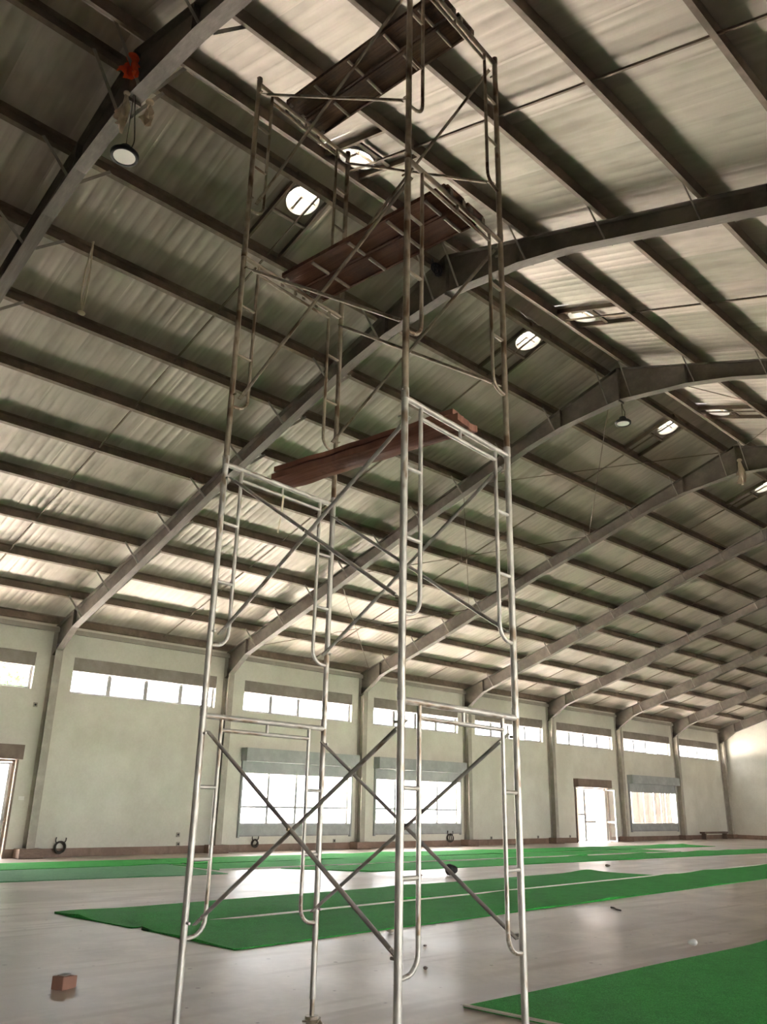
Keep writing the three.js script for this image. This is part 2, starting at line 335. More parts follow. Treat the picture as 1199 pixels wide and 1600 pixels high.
FRAMES.forEach((x, k) => {
  const f = structure('portal_frame', frameLabel(k), 'portal frame');
  for (const side of [1, -1]) {
    const z = (t) => mirror(side, t), zs = (p, q) => [Math.min(z(p), z(q)), Math.max(z(p), z(q))];
    if (side < 0 && x > 30) { /* still built: the far half is out of view but shades the roof */ }
    mesh('column', [box(x - 0.11, x + 0.11, 0.24, 5.5, ...zs(0.288, 0.3)), box(x - 0.005, x + 0.005, 0.24, 5.7, ...zs(0.001, 0.289)), box(x - 0.11, x + 0.11, 0.24, EAVE - 0.05, ...zs(0.001, 0.014))], M.columnSteel, f);
    mesh('column_plinth', new RoundedBoxGeometry(0.66, 0.24, 0.42, 2, 0.02).translate(x, 0.12, z(0.215)), M.brownPaint, f);
    // web as one tapered plate, flanges follow its edges
    const top = rafterStations.map((t) => [z(t), roofY(t) - 0.006]), bot = rafterStations.map((t) => [z(t), roofY(t) - depth(t)]);
    const s = new THREE.Shape(); top.forEach(([a, b], i) => i ? s.lineTo(a, b) : s.moveTo(a, b)); [...bot].reverse().forEach(([a, b]) => s.lineTo(a, b)); s.closePath();
    const web = new THREE.ExtrudeGeometry(s, { depth: 0.01, bevelEnabled: false }); web.rotateY(-Math.PI / 2); web.translate(x + 0.005, 0, 0);
    mesh('rafter_web', web, M.frameSteel, f);
    const strip = (pts, th) => pts.slice(1).map((p, i) => { const a = V(x, pts[i][1] + th, pts[i][0]), b = V(x, p[1] + th, p[0]); const e = b.clone().sub(a).normalize().multiplyScalar(0.004); return bar(a.sub(e), b.add(e), 0.2, 0.012); });
    mesh('top_flange', strip(top, -0.002), M.frameSteel, f);
    mesh('bottom_flange', strip(bot, 0), M.frameSteel, f);
    for (const t of [1.1, 13.6]) mesh('stiffener', [-1, 1].map((q) => bar(V(x + q * 0.05, roofY(t) - 0.01, z(t)), V(x + q * 0.05, roofY(t) - depth(t), z(t)), 0.09, 0.01)), M.frameSteel, f);
    // fly braces, purlins to bottom flange; paler colour carries the light on them
    PURLINS.forEach((dz, i) => {
      const t = RIDGE - dz; if (t < 0.35) return;
      const far = x > 20;
      for (const q of (k === 3 || k === 4 || k === 5 ? [-1, 1] : [-1])) {
        if (k === 11 && q > 0) continue;
        mesh('fly_brace', bar(V(x + q * 0.52, roofY(t) + 0.02, z(t)), V(x + q * 0.095, roofY(t) - depth(t) + 0.01, z(t)), 0.05, 0.008), M.columnSteel, f);
      }
    });
  }
  mesh('apex_plate', box(x - 0.1, x + 0.1, roofY(RIDGE) - 0.86, roofY(RIDGE) - 0.01, RIDGE - 0.012, RIDGE + 0.012), M.frameSteel, f);
});

// ---------------------------------------------------------------- roof: purlins, sheets, rods, ventilators
const roof = structure('ceiling', 'pitched roof of weathered metal sheets on steel purlins', 'roof');
{
  const prof = new THREE.Shape(); const h = 0.2, fl = 0.075, t = 0.004;   // Z section
  [[0, 0], [fl, 0], [fl, t], [t, t], [t, h], [-fl + t, h], [-fl + t, h - t], [0, h - t]].forEach(([a, b], i) => i ? prof.lineTo(a, b) : prof.moveTo(a, b)); prof.closePath();
  const g = new THREE.ExtrudeGeometry(prof, { depth: X1 - X0 - 0.02, bevelEnabled: false }); g.rotateY(Math.PI / 2);   // runs along +x, profile x -> -z
  const uv = g.attributes.uv, p = g.attributes.position; for (let i = 0; i < uv.count; i++) uv.setXY(i, p.getX(i), p.getY(i) + p.getZ(i));
  for (const side of [1, -1]) PURLINS.forEach((dz) => {
    const m = mesh('purlin', g, M.purlin, roof), zz = mirror(side, RIDGE - dz);
    m.position.set(side > 0 ? X0 + 0.01 : X1 - 0.01, roofY(zz), zz); m.rotation.set(-TH, side > 0 ? 0 : Math.PI, 0, 'YXZ');
  });
}
const VENTS = [-8.9, -2.8, 3.42, 9.5, 15.5];
const ventZ = 14.5, overhang = 0.5, lift = 0.205 / Math.cos(TH), S0 = 0;
const slopeOf = (z) => (z + overhang) / Math.cos(TH), LEN = slopeOf(RIDGE);
const sheetCache = new Map();
function sheetGeometry(w, s0, s1) {
  const key = [w, s0, s1].map((v) => v.toFixed(3)).join();
  if (sheetCache.has(key)) return sheetCache.get(key);
  const n = Math.max(1, Math.round(w / 0.2)), c = w / n, pts = [];
  for (let k = 0; k < n; k++) for (const [a, b] of [[0, 0], [0.3, 0], [0.42, 0.007], [0.58, 0.007], [0.7, 0]]) pts.push([k * c + a * c, b]);
  pts.push([w, 0]); pts.push([w + 0.05, 0.004]); pts[0][1] = 0.002;
  const pos = [], uv = [], idx = [];
  pts.forEach(([a, b], i) => { for (const s of [s0, s1]) { pos.push(a, b, s); uv.push(a, s); } if (i) { const q = 2 * i; idx.push(q - 2, q - 1, q, q - 1, q + 1, q); } });
  const g = new THREE.BufferGeometry(); g.setAttribute('position', new THREE.Float32BufferAttribute(pos, 3)); g.setAttribute('uv', new THREE.Float32BufferAttribute(uv, 2)); g.setIndex(idx); g.computeVertexNormals();
  const o = toCreasedNormals(g, 0.3); sheetCache.set(key, o); return o;
}
{
  const edges = [X0 - 0.3]; const cells = [];
  const fill = (a, b) => { const n = Math.max(1, Math.round((b - a) / 1.0)); for (let k = 0; k < n; k++) cells.push([a + (b - a) * k / n, (b - a) / n, null]); };
  let x = X0 - 0.3; for (const v of VENTS) { fill(x, v - 0.5); cells.push([v - 0.5, 1, v]); x = v + 0.5; } fill(x, X1 + 0.3);
  const place = (m, side, x, w) => { const y = EAVE - SL * overhang + lift; m.position.set(side > 0 ? x : x + w, y, mirror(side, -overhang)); m.rotation.set(-TH, side > 0 ? 0 : Math.PI, 0, 'YXZ'); };
  for (const side of [1, -1]) for (const [xa, w, vent] of cells) {
    const vs = vent === null ? [[0, LEN]] : [[0, slopeOf(ventZ) - 0.42]];
    for (const [a, b] of vs) { const m = mesh('roof_sheet', sheetGeometry(w, a, b), M.sheets[Math.floor(rnd() * 4)], roof); place(m, side, xa, w); m.position.y += rr(0, 0.004); }
    if (vent !== null) {
      const f = new THREE.Shape(), a = slopeOf(ventZ) - 0.47, c = slopeOf(ventZ); f.moveTo(0, a); f.lineTo(w, a); f.lineTo(w, LEN); f.lineTo(0, LEN); f.closePath();
      const h = new THREE.Path(); h.absarc(w / 2, c, 0.28, 0, Math.PI * 2); f.holes.push(h);
      const g = new THREE.ShapeGeometry(f, 28); g.rotateX(Math.PI / 2); g.translate(0, 0.002, 0);
      const m = mesh('vent_flashing', g, M.sheets[1], roof); place(m, side, xa, w);
    }
  }
  mesh('ridge_cap', [1, -1].map((q) => bar(V(X0 - 0.3, roofY(RIDGE) + 0.27, RIDGE + q * 0.13), V(X1 + 0.3, roofY(RIDGE) + 0.27, RIDGE + q * 0.13), 0.012, 0.3).translate(0, -roofY(RIDGE) - 0.27, -RIDGE - q * 0.13).rotateX(q * TH).translate(0, roofY(RIDGE) + 0.245, RIDGE + q * 0.13)), M.sheets[0], roof);
  for (const side of [1, -1]) mesh('eave_strut', box(X0 + 0.02, X1 - 0.02, EAVE - 0.16, EAVE - 0.03, Math.min(mirror(side, 0.03), mirror(side, 0.12)), Math.max(mirror(side, 0.03), mirror(side, 0.12))), M.columnSteel, roof);
  // sag rods at mid bay
  for (let k = 0; k < FRAMES.length - 1; k++) for (const side of [1, -1]) {
    const xm = (FRAMES[k] + FRAMES[k + 1]) / 2; if (xm < -13) continue;
    const a = 0.2, b = RIDGE - 0.3;
    mesh('sag_rod', bar(V(xm + 0.35, roofY(a) + 0.1, mirror(side, a)), V(xm + 0.35, roofY(b) + 0.1, mirror(side, b)), 0.03, 0.03), M.purlin, roof);
  }
  // wind bracing rods
  for (const [xa, xb] of [[5.95, 12]]) for (const [t0, t1] of [[0.5, 5.5], [5.5, 10.4], [10.4, 15]]) for (const side of [1, -1]) {
    const q = (x, t) => V(x, roofY(t) - 0.06, mirror(side, t));
    mesh('bracing_rod', tube(q(xa + 0.06, t0), q(xb - 0.06, t1), 0.011, 6), M.purlin, roof);
    mesh('bracing_rod', tube(q(xa + 0.06, t1), q(xb - 0.06, t0), 0.011, 6).translate(0, 0.025, 0), M.purlin, roof);
  }
  // trimmers round each ventilator
  for (const v of VENTS) if (v > -10 && v < 30) for (const side of [1, -1]) {
    const q = (x, t) => V(x, roofY(t) + 0.15, mirror(side, t)), lo = RIDGE - PURLINS[1], hi = RIDGE - PURLINS[0];
    for (const x of [v - 0.36, v + 0.36]) mesh('trimmer', bar(q(x, lo), q(x, hi), 0.045, 0.09), M.purlin, roof);
    mesh('trimmer', bar(q(v - 0.36, ventZ - 0.36), q(v + 0.36, ventZ - 0.36), 0.045, 0.06), M.purlin, roof);
  }
}
const ventWords = { '-8.9': 'beyond the upper left corner', '-2.8': 'nearest the camera', '3.42': 'between the second and third frames', '9.5': 'beside the round hanging lamp', '15.5': 'at the right picture edge' };
for (const v of VENTS) if (v > -9 && v < 16) for (const side of [1, -1]) {
  const zz = mirror(side, ventZ), y = roofY(ventZ) + lift;
  const o = thing('roof_ventilator', `round bright ventilator on the ${side > 0 ? 'window side' : 'camera side'} of the ridge, ${ventWords[v]}`, 'roof ventilator', [v, y, zz], 'round ventilators along the ridge');
  o.rotation.x = side > 0 ? -TH : TH;
  const ring = new THREE.LatheGeometry([[0.28, -0.05], [0.28, 0.16], [0.3, 0.17], [0.3, 0.15], [0.285, 0.15], [0.285, -0.05]].map(([a, b]) => new THREE.Vector2(a, b)), 32);
  mesh('throat', ring, M.alu, o);
  const vane = []; for (let k = 0; k < 22; k++) { const g = new THREE.CylinderGeometry(0.1, 0.1, 0.26, 5, 1, true, 0, 0.95); g.translate(0.24, 0.3, 0); g.rotateY(k / 22 * Math.PI * 2); vane.push(g); }
  mesh('vanes', vane, M.dome, o);
  mesh('top_dome', new THREE.SphereGeometry(0.5, 28, 8, 0, Math.PI * 2, 0, Math.PI / 2).scale(1, 0.3, 1).translate(0, 0.4, 0), M.dome, o);
  mesh('spindle', [tube(V(0, 0.02, 0), V(0, 0.5, 0), 0.014, 8), bar(V(-0.28, 0.06, 0), V(0.28, 0.06, 0), 0.045, 0.012), bar(V(0, 0.06, -0.28), V(0, 0.06, 0), 0.045, 0.012)], M.brace, o);
}

// ---------------------------------------------------------------- scaffold tower
const SW = 1.074, SD = 1.603, SH = 1.7, SY = 0.3515;
const tower = thing('scaffold_tower', 'tall four lift tubular steel scaffold tower on castors', 'scaffold', [0, 0, 0]);
{
  const c = Math.cos(0.0955), s = Math.sin(0.0955), px = -6.734, pz = 19.181, lx = SW / 2, lz = SD / 2;
  tower.position.set(px + c * lx + s * lz, 0, pz - s * lx + c * lz); tower.rotation.y = 0.0955;
}
const L = (x, y, z) => V(x - SW / 2, y, z - SD / 2);                 // tower coordinates: x along a frame, z from frame to frame
const R1 = 0.0205, R2 = 0.0128;
const castorG = {
  fork: merge([tube(V(0, 0.25, 0), V(0, 0.36, 0), 0.016), new THREE.CylinderGeometry(0.045, 0.045, 0.02, 16).translate(0, 0.245, 0), box(-0.06, 0.06, 0.228, 0.238, -0.05, 0.05), box(-0.038, -0.03, 0.09, 0.23, -0.03, 0.03), box(0.03, 0.038, 0.09, 0.23, -0.03, 0.03), tube(V(-0.045, 0.1, 0), V(0.045, 0.1, 0), 0.01), bar(V(0.05, 0.23, 0.03), V(0.075, 0.17, 0.06), 0.03, 0.008)]),
  wheel: merge([new THREE.TorusGeometry(0.078, 0.022, 10, 28).rotateY(Math.PI / 2), new THREE.CylinderGeometry(0.075, 0.075, 0.034, 24).rotateZ(Math.PI / 2)]).translate(0, 0.1, 0),
};
for (let lev = 0; lev < 4; lev++) {
  const y0 = SY + lev * SH, mat = lev < 2 ? M.tube : M.tubeRustyDim;
  for (const z of [0, SD]) {
    const f = new THREE.Group(); f.name = 'scaffold_frame'; tower.add(f);
    const top = y0 + SH;
    for (const x of [0, SW]) {
      const d = x ? -1 : 1, in1 = x + d * 0.147;
      mesh('leg', tube(L(x, y0 + (lev ? 0.026 : 0), z), L(x, top + 0.024, z), R1, 12), mat, f);
      mesh('coupling', [tube(L(x, top - 0.002, z), L(x, top + 0.06, z), R1 + 0.003, 12), tube(L(x - 0.03, top + 0.045, z), L(x + 0.03, top + 0.045, z), 0.005, 6)], mat, f);
      const pts = [L(in1, top - 0.01, z), L(in1, top - 0.6, z), L(in1, y0 + 0.62, z), L(in1, y0 + 0.56, z)];
      for (let k = 1; k <= 5; k++) { const a = k / 6 * Math.PI / 2; pts.push(L(in1 - d * 0.1 * (1 - Math.cos(a)), y0 + 0.55 - 0.1 * Math.sin(a), z)); }
      pts.push(L(in1 - d * 0.11, y0 + 0.448, z), L(x, y0 + 0.446, z));
      const curve = new THREE.CurvePath(); for (let k = 1; k < pts.length; k++) curve.add(new THREE.LineCurve3(pts[k - 1], pts[k]));
      mesh('inner_tube', merge(pts.slice(1).map((p, k) => tube(pts[k], p.clone().add(p.clone().sub(pts[k]).normalize().multiplyScalar(0.004)), R2, 8))), mat, f);
      for (const h of [1.278, 0.868]) mesh('rung', tube(L(x, y0 + h, z), L(in1, y0 + h, z), R2 * 0.9, 8), mat, f);
      for (const h of [1.593, 0.53]) mesh('brace_pin', tube(L(x, y0 + h, z), L(x, y0 + h, z + (z ? -0.045 : 0.045)), 0.008, 6), mat, f);
    }
    mesh('top_bar', tube(L(0, top, z), L(SW, top, z), R1 * 0.9, 10), mat, f);
    mesh('lower_bar', tube(L(0.147, top - 0.078, z), L(SW - 0.147, top - 0.078, z), R2, 8), mat, f);
    mesh('spacer', tube(L(SW / 2, top - 0.078, z), L(SW / 2, top, z), R2 * 0.8, 8), mat, f);
  }
  for (const x of [0, SW]) {
    const b = new THREE.Group(); b.name = 'cross_brace'; tower.add(b); const o = x ? -0.034 : 0.034;
    for (const [p, q, e] of [[1.593, 0.53, 0], [0.53, 1.593, 0.024]]) {
      const A = L(x + o + (x ? -e : e), y0 + p, 0.035), B = L(x + o + (x ? -e : e), y0 + q, SD - 0.035), dir = B.clone().sub(A).normalize();
      mesh('brace_tube', [tube(A.clone().addScaledVector(dir, 0.05), B.clone().addScaledVector(dir, -0.05), 0.0122, 8), bar(A.clone().addScaledVector(dir, -0.025), A.clone().addScaledVector(dir, 0.06), 0.03, 0.007), bar(B.clone().addScaledVector(dir, -0.06), B.clone().addScaledVector(dir, 0.025), 0.03, 0.007)], lev < 2 ? M.braceLow : M.brace, b);
    }
    mesh('pivot_bolt', tube(L(x + o - 0.02, y0 + 1.0615, SD / 2), L(x + o + 0.02, y0 + 1.0615, SD / 2), 0.009, 8), M.brace, b);
  }
}
for (const x of [0, SW]) for (const z of [0, SD]) {
  const c = new THREE.Group(); c.name = 'castor'; c.position.copy(L(x, 0, z)); c.rotation.y = 0.6; tower.add(c);
  mesh('fork', castorG.fork, M.brace, c); mesh('wheel', castorG.wheel, M.rubber, c);
}
// decks hooked on the top bars
function towerThing(name, label, category, group) { const o = thing(name, label, category, [0, 0, 0], group); o.position.copy(tower.position); o.rotation.copy(tower.rotation); return o; }
function platform(lev, v0, v1, label, mat) {
  const y = SY + lev * SH + R1 * 0.9, o = towerThing('scaffold_platform', label, 'scaffold platform', 'hooked deck boards on the scaffold tower');
  const P = (x0, x1, ya, yb, z0, z1) => box(x0 - SW / 2, x1 - SW / 2, ya, yb, z0 - SD / 2, z1 - SD / 2);
  mesh('deck_board', P(v0 + 0.018, v1 - 0.018, y + 0.03, y + 0.046, -0.02, SD + 0.02), mat, o);
  for (const x of [v0, v1 - 0.02]) mesh('side_rail', P(x, x + 0.02, y + 0.018, y + 0.05, 0.0, SD), mat, o);
  for (const z of [0.32, 0.7, 1.08, 1.42]) mesh('cross_tube', tube(L(v0 + 0.02, y + 0.016, z), L(v1 - 0.02, y + 0.016, z), 0.013, 8), M.brace, o);
  for (const x of [v0 + 0.04, v1 - 0.04]) for (const z of [0, SD]) mesh('hook', [bar(L(x, y + 0.006, z - 0.035), L(x, y + 0.006, z + 0.035), 0.03, 0.01), bar(L(x, y + 0.01, z + (z ? 0.032 : -0.032)), L(x, y - 0.04, z + (z ? 0.032 : -0.032)), 0.03, 0.008)], M.brace, o);
}
platform(4, 0.3, 0.525, 'dark brown deck board at the very top of the scaffold, window side left board', M.deck);
platform(4, 0.535, 0.76, 'dark brown deck board at the very top of the scaffold, right board', M.deck);
platform(3, 0.385, 0.61, 'reddish brown deck board one lift below the scaffold top, left board', M.deckRed);
platform(3, 0.62, 0.845, 'reddish brown deck board one lift below the scaffold top, right board', M.deckRed);
function plank(label, x0, x1, yb, th, z0, z1, skew, warp) {         // rough sawn plank, slightly bowed and wavy
  const o = towerThing('timber_plank', label, 'plank', 'timber planks on the second lift');
  const g = new THREE.BoxGeometry(x1 - x0, th, z1 - z0, 8, 2, 24), p = g.attributes.position;
  for (let i = 0; i < p.count; i++) {
    const z = p.getZ(i), x = p.getX(i), y = p.getY(i);
    p.setX(i, x + skew * z + 0.008 * Math.sin(z * 7 + (x > 0 ? 1 : 4)) + 0.005 * Math.sin(z * 17));
    p.setY(i, y + warp * (x * x) * 3 + 0.006 * Math.sin(z * 5 + 1) * (x > 0 ? 1 : -1));
  }
  g.computeVertexNormals(); const uv = g.attributes.uv; for (let i = 0; i < uv.count; i++) uv.setXY(i, p.getX(i), p.getZ(i));
  g.translate((x0 + x1) / 2 - SW / 2, yb + th / 2, (z0 + z1) / 2 - SD / 2);
  mesh('board', g, M.timber, o);
  mesh('end_band', [bar(L(x0 + 0.015, yb + th / 2, z0 - 0.002), L(x1 - 0.015, yb + th / 2, z0 - 0.002), 0.004, th * 0.7)], M.rubber, o);
}
{ const y = SY + 2 * SH + R1 * 0.95; plank('wide reddish brown timber plank on the second scaffold lift', 0.475, 0.68, y + 0.004, 0.045, -0.04, SD + 0.022, 0.01, 0.35); plank('narrow reddish timber plank lying on the wide plank', 0.485, 0.6, y + 0.075, 0.035, -0.02, SD - 0.03, 0.02, 0.2); }

// ---------------------------------------------------------------- turf strips on the floor
function turf(label, corners, mat, edge, group = 'green artificial turf strips on the floor') {   // corners: a b c d round the strip, [x, z]
  const [a, b, c, d] = corners, n = 60, mN = 6, th = 0.014, pos = [], uv = [], idx = [];
  const lenU = Math.hypot(b[0] - a[0], b[1] - a[1]), lenV = Math.hypot(d[0] - a[0], d[1] - a[1]), ph = rr(0, 6);
  const cx = (a[0] + c[0]) / 2, cz = (a[1] + c[1]) / 2;
  for (let j = 0; j <= mN; j++) for (let i = 0; i <= n; i++) {
    const u = i / n, v = j / mN, e = 0.02 * Math.sin(u * lenU * 1.7 + ph) * (v - 0.5);
    const x = (a[0] * (1 - u) + b[0] * u) * (1 - v) + (d[0] * (1 - u) + c[0] * u) * v, z = (a[1] * (1 - u) + b[1] * u) * (1 - v) + (d[1] * (1 - u) + c[1] * u) * v;
    const wr = Math.max(0, Math.sin(u * lenU * 0.9 + ph + v * 1.5)) ** 12 * 0.018 + Math.max(0, Math.sin(u * lenU * 0.37 + ph * 2 - v * 3)) ** 30 * 0.03;
    pos.push(x - cx, th + wr, z + e - cz); uv.push(u * lenU, v * lenV);
    if (i < n && j < mN) { const k = j * (n + 1) + i; idx.push(k, k + n + 1, k + 1, k + 1, k + n + 1, k + n + 2); }
  }
  const base = pos.length / 3;                                       // underside and rim
  const rim = []; for (let i = 0; i <= n; i++) rim.push(i); for (let j = 1; j <= mN; j++) rim.push(j * (n + 1) + n); for (let i = n - 1; i >= 0; i--) rim.push(mN * (n + 1) + i); for (let j = mN - 1; j >= 1; j--) rim.push(j * (n + 1));
  rim.forEach((k) => { pos.push(pos[k * 3], pos[k * 3 + 1], pos[k * 3 + 2], pos[k * 3], 0.001, pos[k * 3 + 2]); uv.push(uv[k * 2], uv[k * 2 + 1], uv[k * 2] + 0.02, uv[k * 2 + 1] + 0.02); });
  rim.forEach((k, i) => { const p = base + 2 * i, q = base + 2 * ((i + 1) % rim.length); idx.push(p, q, p + 1, q, q + 1, p + 1); });
  const g = new THREE.BufferGeometry(); g.setAttribute('position', new THREE.Float32BufferAttribute(pos, 3)); g.setAttribute('uv', new THREE.Float32BufferAttribute(uv, 2)); g.setIndex(idx); g.computeVertexNormals();
  const o = thing('turf_strip', label, 'artificial turf', [cx, 0, cz], group);
  mesh('pile', g, mat, o);
  for (const [p, q, w] of edge) {
    const A = corners[p], B = corners[q]; mesh('backing_edge', bar(V(A[0] - cx, 0.02, A[1] - cz), V(B[0] - cx, 0.02, B[1] - cz), w, 0.012).translate(0, 0, 0), M.backing, o);
  }
}
turf('bright green turf strip in the lower right corner, nearest the camera', [[-3.76, 18.72], [9, 18.8], [9, 20.75], [-3.6, 20.7]], M.turf, [[3, 0, 0.035]]);
turf('long green turf strip on the far side of the middle pair', [[-3.97, 11.32], [10.44, 10.75], [10.8, 12.4], [-3.8, 13.2]], M.turf, []);
turf('long green turf strip on the near side of the middle pair', [[-3.74, 13.37], [19, 12.0], [19.1, 14.0], [-3.69, 15.33]], M.turf, [[0, 1, 0.035]]);
turf('green turf strip along the wall under the blank wall bay', [[-9, 1.3], [2.6, 2.0], [2.6, 3.8], [-9, 3.55]], M.turf, []);
turf('pale faded green turf strip left of the scaffold, near the wall', [[-9, 3.75], [2.1, 3.95], [1.9, 6.9], [-9, 5.9]], M.turfPale, []);
turf('green turf strip along the wall under the shuttered windows', [[2.75, 1.9], [29.3, 3.2], [29.5, 5.0], [2.7, 3.85]], M.turf, []);
turf('green turf strip second from the wall under the shuttered windows', [[2.2, 4.0], [23, 5.0], [23, 6.7], [2.3, 5.95]], M.turf, [[3, 2, 0.03]]);
turf('green turf strip third from the wall, running to the right edge', [[3.9, 6.2], [34, 7.25], [34, 9.1], [5.2, 8.05]], M.turf, []);

// ---------------------------------------------------------------- lamps, ropes, rags
function lamp(label, x, y, z, top) {
  const o = thing('high_bay_lamp', label, 'ceiling lamp', [x, y, z], 'round high bay lamps');
  mesh('housing', new THREE.LatheGeometry([[0.13, 0.0], [0.145, -0.012], [0.175, -0.012], [0.18, 0.03], [0.15, 0.06], [0.09, 0.09], [0.07, 0.15], [0.001, 0.15]].map(([a, b]) => new THREE.Vector2(a, b)), 32), M.black, o);
  mesh('lens', new THREE.CylinderGeometry(0.142, 0.142, 0.012, 32).translate(0, 0, 0), M.lens, o);
  mesh('hanger', [tube(V(0, 0.14, 0), V(0, top - y, 0), 0.006, 6), bentTube([V(0.06, 0.13, 0), V(0.09, 0.3, 0.02), V(0.05, (top - y) * 0.7, 0), V(0.02, top - y - 0.02, 0)], 0.008, 6)], M.cable, o);
}
lamp('round black rimmed lamp hanging under the apex at the upper left', -6.2, 9.27, 15.28, roofY(RIDGE) - 0.8);
lamp('round black rimmed lamp hanging under the apex right of the scaffold', 5.97, 9.74, 15.18, roofY(RIDGE) - 0.8);
{
  const z = 12.17, top = roofY(z), o = thing('hanging_rope', 'looped pale rope hanging from a purlin at the upper left', 'rope', [-5.26, 8.8, z]);
  const h = top - 8.8 + 0.02;
  mesh('strand', [bentTube([V(0, h, 0), V(0.03, h * 0.6, 0.01), V(0.03, 0.3, 0), V(0.01, 0.06, 0)], 0.013, 6), bentTube([V(0.01, h, 0.02), V(-0.04, h * 0.6, 0), V(-0.05, 0.3, 0.01), V(0, 0.05, 0)], 0.012, 6), bentTube([V(0.02, h * 0.95, 0), V(0.01, h * 0.5, 0.03), V(-0.01, 0.2, 0.02), V(0, 0.03, 0.01)], 0.01, 6)], M.rope, o);
  mesh('knot', new THREE.IcosahedronGeometry(0.05, 1).scale(1.3, 0.8, 1), M.rope, o);
}
{
  const z = 8.15, o = thing('hanging_wire', 'short wire with a small hook hanging from a purlin right of the front leg', 'wire', [8.5, roofY(z) - 0.45, z]);
  mesh('wire', tube(V(0, 0.03, 0), V(0, 0.47, 0), 0.007, 6), M.rope, o); mesh('hook', new THREE.TorusGeometry(0.035, 0.009, 6, 14, 4.6), M.cable, o);
}
{
  const o = towerThing('hanging_strap', 'short pale strap hanging from the second lift left frame', 'strap', undefined), y = SY + 2 * SH - 0.078;
  mesh('strap', [bar(L(SW * 0.5, y, 0.015), L(SW * 0.49, y - 0.16, 0.015), 0.016, 0.004), bar(L(SW * 0.49, y - 0.16, 0.015), L(SW * 0.465, y - 0.3, 0.018), 0.014, 0.004)], M.rope, o);
}
function rag(name, label, x, y, z, mat, sx, sy, n = 5) {             // crumpled cloth strips hanging from a knot
  const o = thing(name, label, 'rag', [x, y, z], undefined);
  const g = []; for (let k = 0; k < n; k++) {
    const w = rr(0.5, 1) * sx, h = rr(0.6, 1) * sy, q = new THREE.PlaneGeometry(w, h, 5, 8), p = q.attributes.position, a = rr(0, 6);
    for (let i = 0; i < p.count; i++) { const t = 0.5 - p.getY(i) / h; p.setXYZ(i, p.getX(i) * (0.25 + 0.9 * t) + 0.04 * Math.sin(t * 5 + a) * t, p.getY(i) - h / 2, 0.05 * Math.sin(p.getX(i) * 30 + t * 6 + a) * t); }
    q.computeVertexNormals(); q.rotateY(a); g.push(q);
  }
  mesh('cloth', g, mat, o);
  mesh('knot', new THREE.IcosahedronGeometry(sx * 0.28, 1).scale(1, 0.7, 1), mat, o);
}
rag('orange_rag', 'orange cloth tied at the apex of the near portal frame', -6.36, 10.64, 15.47, M.orange, 0.3, 0.32, 7);
rag('cloth_strip', 'pale torn cloth wrapped round the near portal frame apex', -6.3, 10.22, 15.3, M.rag, 0.16, 0.62, 5);
rag('cloth_strip', 'pale torn cloth scrap right of the near portal frame apex', -6.02, 10.2, 15.4, M.rag, 0.2, 0.36, 4);
rag('cloth_strip', 'pale torn cloth tied round a far apex at the right edge', 11.88, 10.62, 15.3, M.rag, 0.25, 0.75, 5);
{
  const o = thing('ridge_plastic_sheet', 'crumpled white plastic sheet caught on the ridge purlins', 'plastic sheet', [2.75, 11.12, 15.0]);  // white sheet lying along the ridge purlins, not suspended
  const q = new THREE.PlaneGeometry(0.8, 0.34, 14, 6).rotateX(-0.7), p = q.attributes.position; for (let i = 0; i < p.count; i++) p.setY(i, p.getY(i) + 0.018 * Math.sin(p.getX(i) * 17 + p.getZ(i) * 9) + 0.012 * Math.cos(p.getZ(i) * 33 - p.getX(i) * 6)); q.computeVertexNormals();
  mesh('sheet', q, M.white, o);
}
function coil(name, label, x, y, z, r, n, mat, tr = 0.012) {
  const o = thing(name, label, 'cable', [x, y, z]); const g = [];
  for (let k = 0; k < n; k++) { const t = new THREE.TorusGeometry(r * rr(0.75, 1), tr, 6, 20); t.rotateZ(rr(0, 3)); t.rotateY(rr(-0.5, 0.5)); t.rotateX(rr(-0.3, 0.3)); t.translate(rr(-0.02, 0.02), rr(-0.02, 0.02), rr(-0.01, 0.01)); g.push(t); }
  mesh('loops', g, mat, o);
  mesh('loose_ends', [bentTube([V(-r * 0.7, r * 0.6, 0), V(-r * 0.9, r * 1.2, 0), V(-r * 0.75, r * 1.7, -0.02)], tr, 6, 8), bentTube([V(r * 0.6, r * 0.6, 0), V(r, r * 1.1, 0), V(r * 1.1, r * 1.6, -0.02)], tr, 6, 8)], mat, o);
}
coil('cable_coil', 'dark coiled cable with two loose ends at the foot of the blank wall bay', 0.98, 0.25, 0.1, 0.15, 5, M.cable, 0.016);
coil('cable_coil', 'dark cable coil under the left roller shuttered window', 7.48, 0.26, 0.09, 0.13, 4, M.cable, 0.016);
coil('cable_coil', 'dark cable coil under the roller shuttered window behind the front leg', 16.95, 0.3, 0.09, 0.16, 4, M.cable, 0.016);
coil('cable_tangle', 'dark cable tangle at the apex behind the scaffold top', -0.02, 10.86, 15.0, 0.12, 5, M.black, 0.012);
function socket(label, x, y) {
  const o = thing('wall_socket', label, 'socket', [x, y, 0.0], 'small wall sockets');
  mesh('plate', new RoundedBoxGeometry(0.12, 0.12, 0.02, 2, 0.006).translate(0, 0, 0.01), M.socket, o);
  mesh('insert', new THREE.CylinderGeometry(0.03, 0.03, 0.008, 16).rotateX(Math.PI / 2).translate(0, 0, 0.022), M.black, o);
}
socket('lower of two small sockets right of the blank wall bay middle', 4.7, 0.27);
socket('upper of two small sockets right of the blank wall bay middle', 4.67, 0.54);
socket('small socket right of the left cable coil under the shuttered window', 10.93, 0.28);
socket('small socket in the blank bay left of the glazed door, left one', 19.62, 0.28);
socket('small socket in the blank bay left of the glazed door, right one', 22.9, 0.28);
socket('small socket just left of the glazed door', 25.37, 0.28);
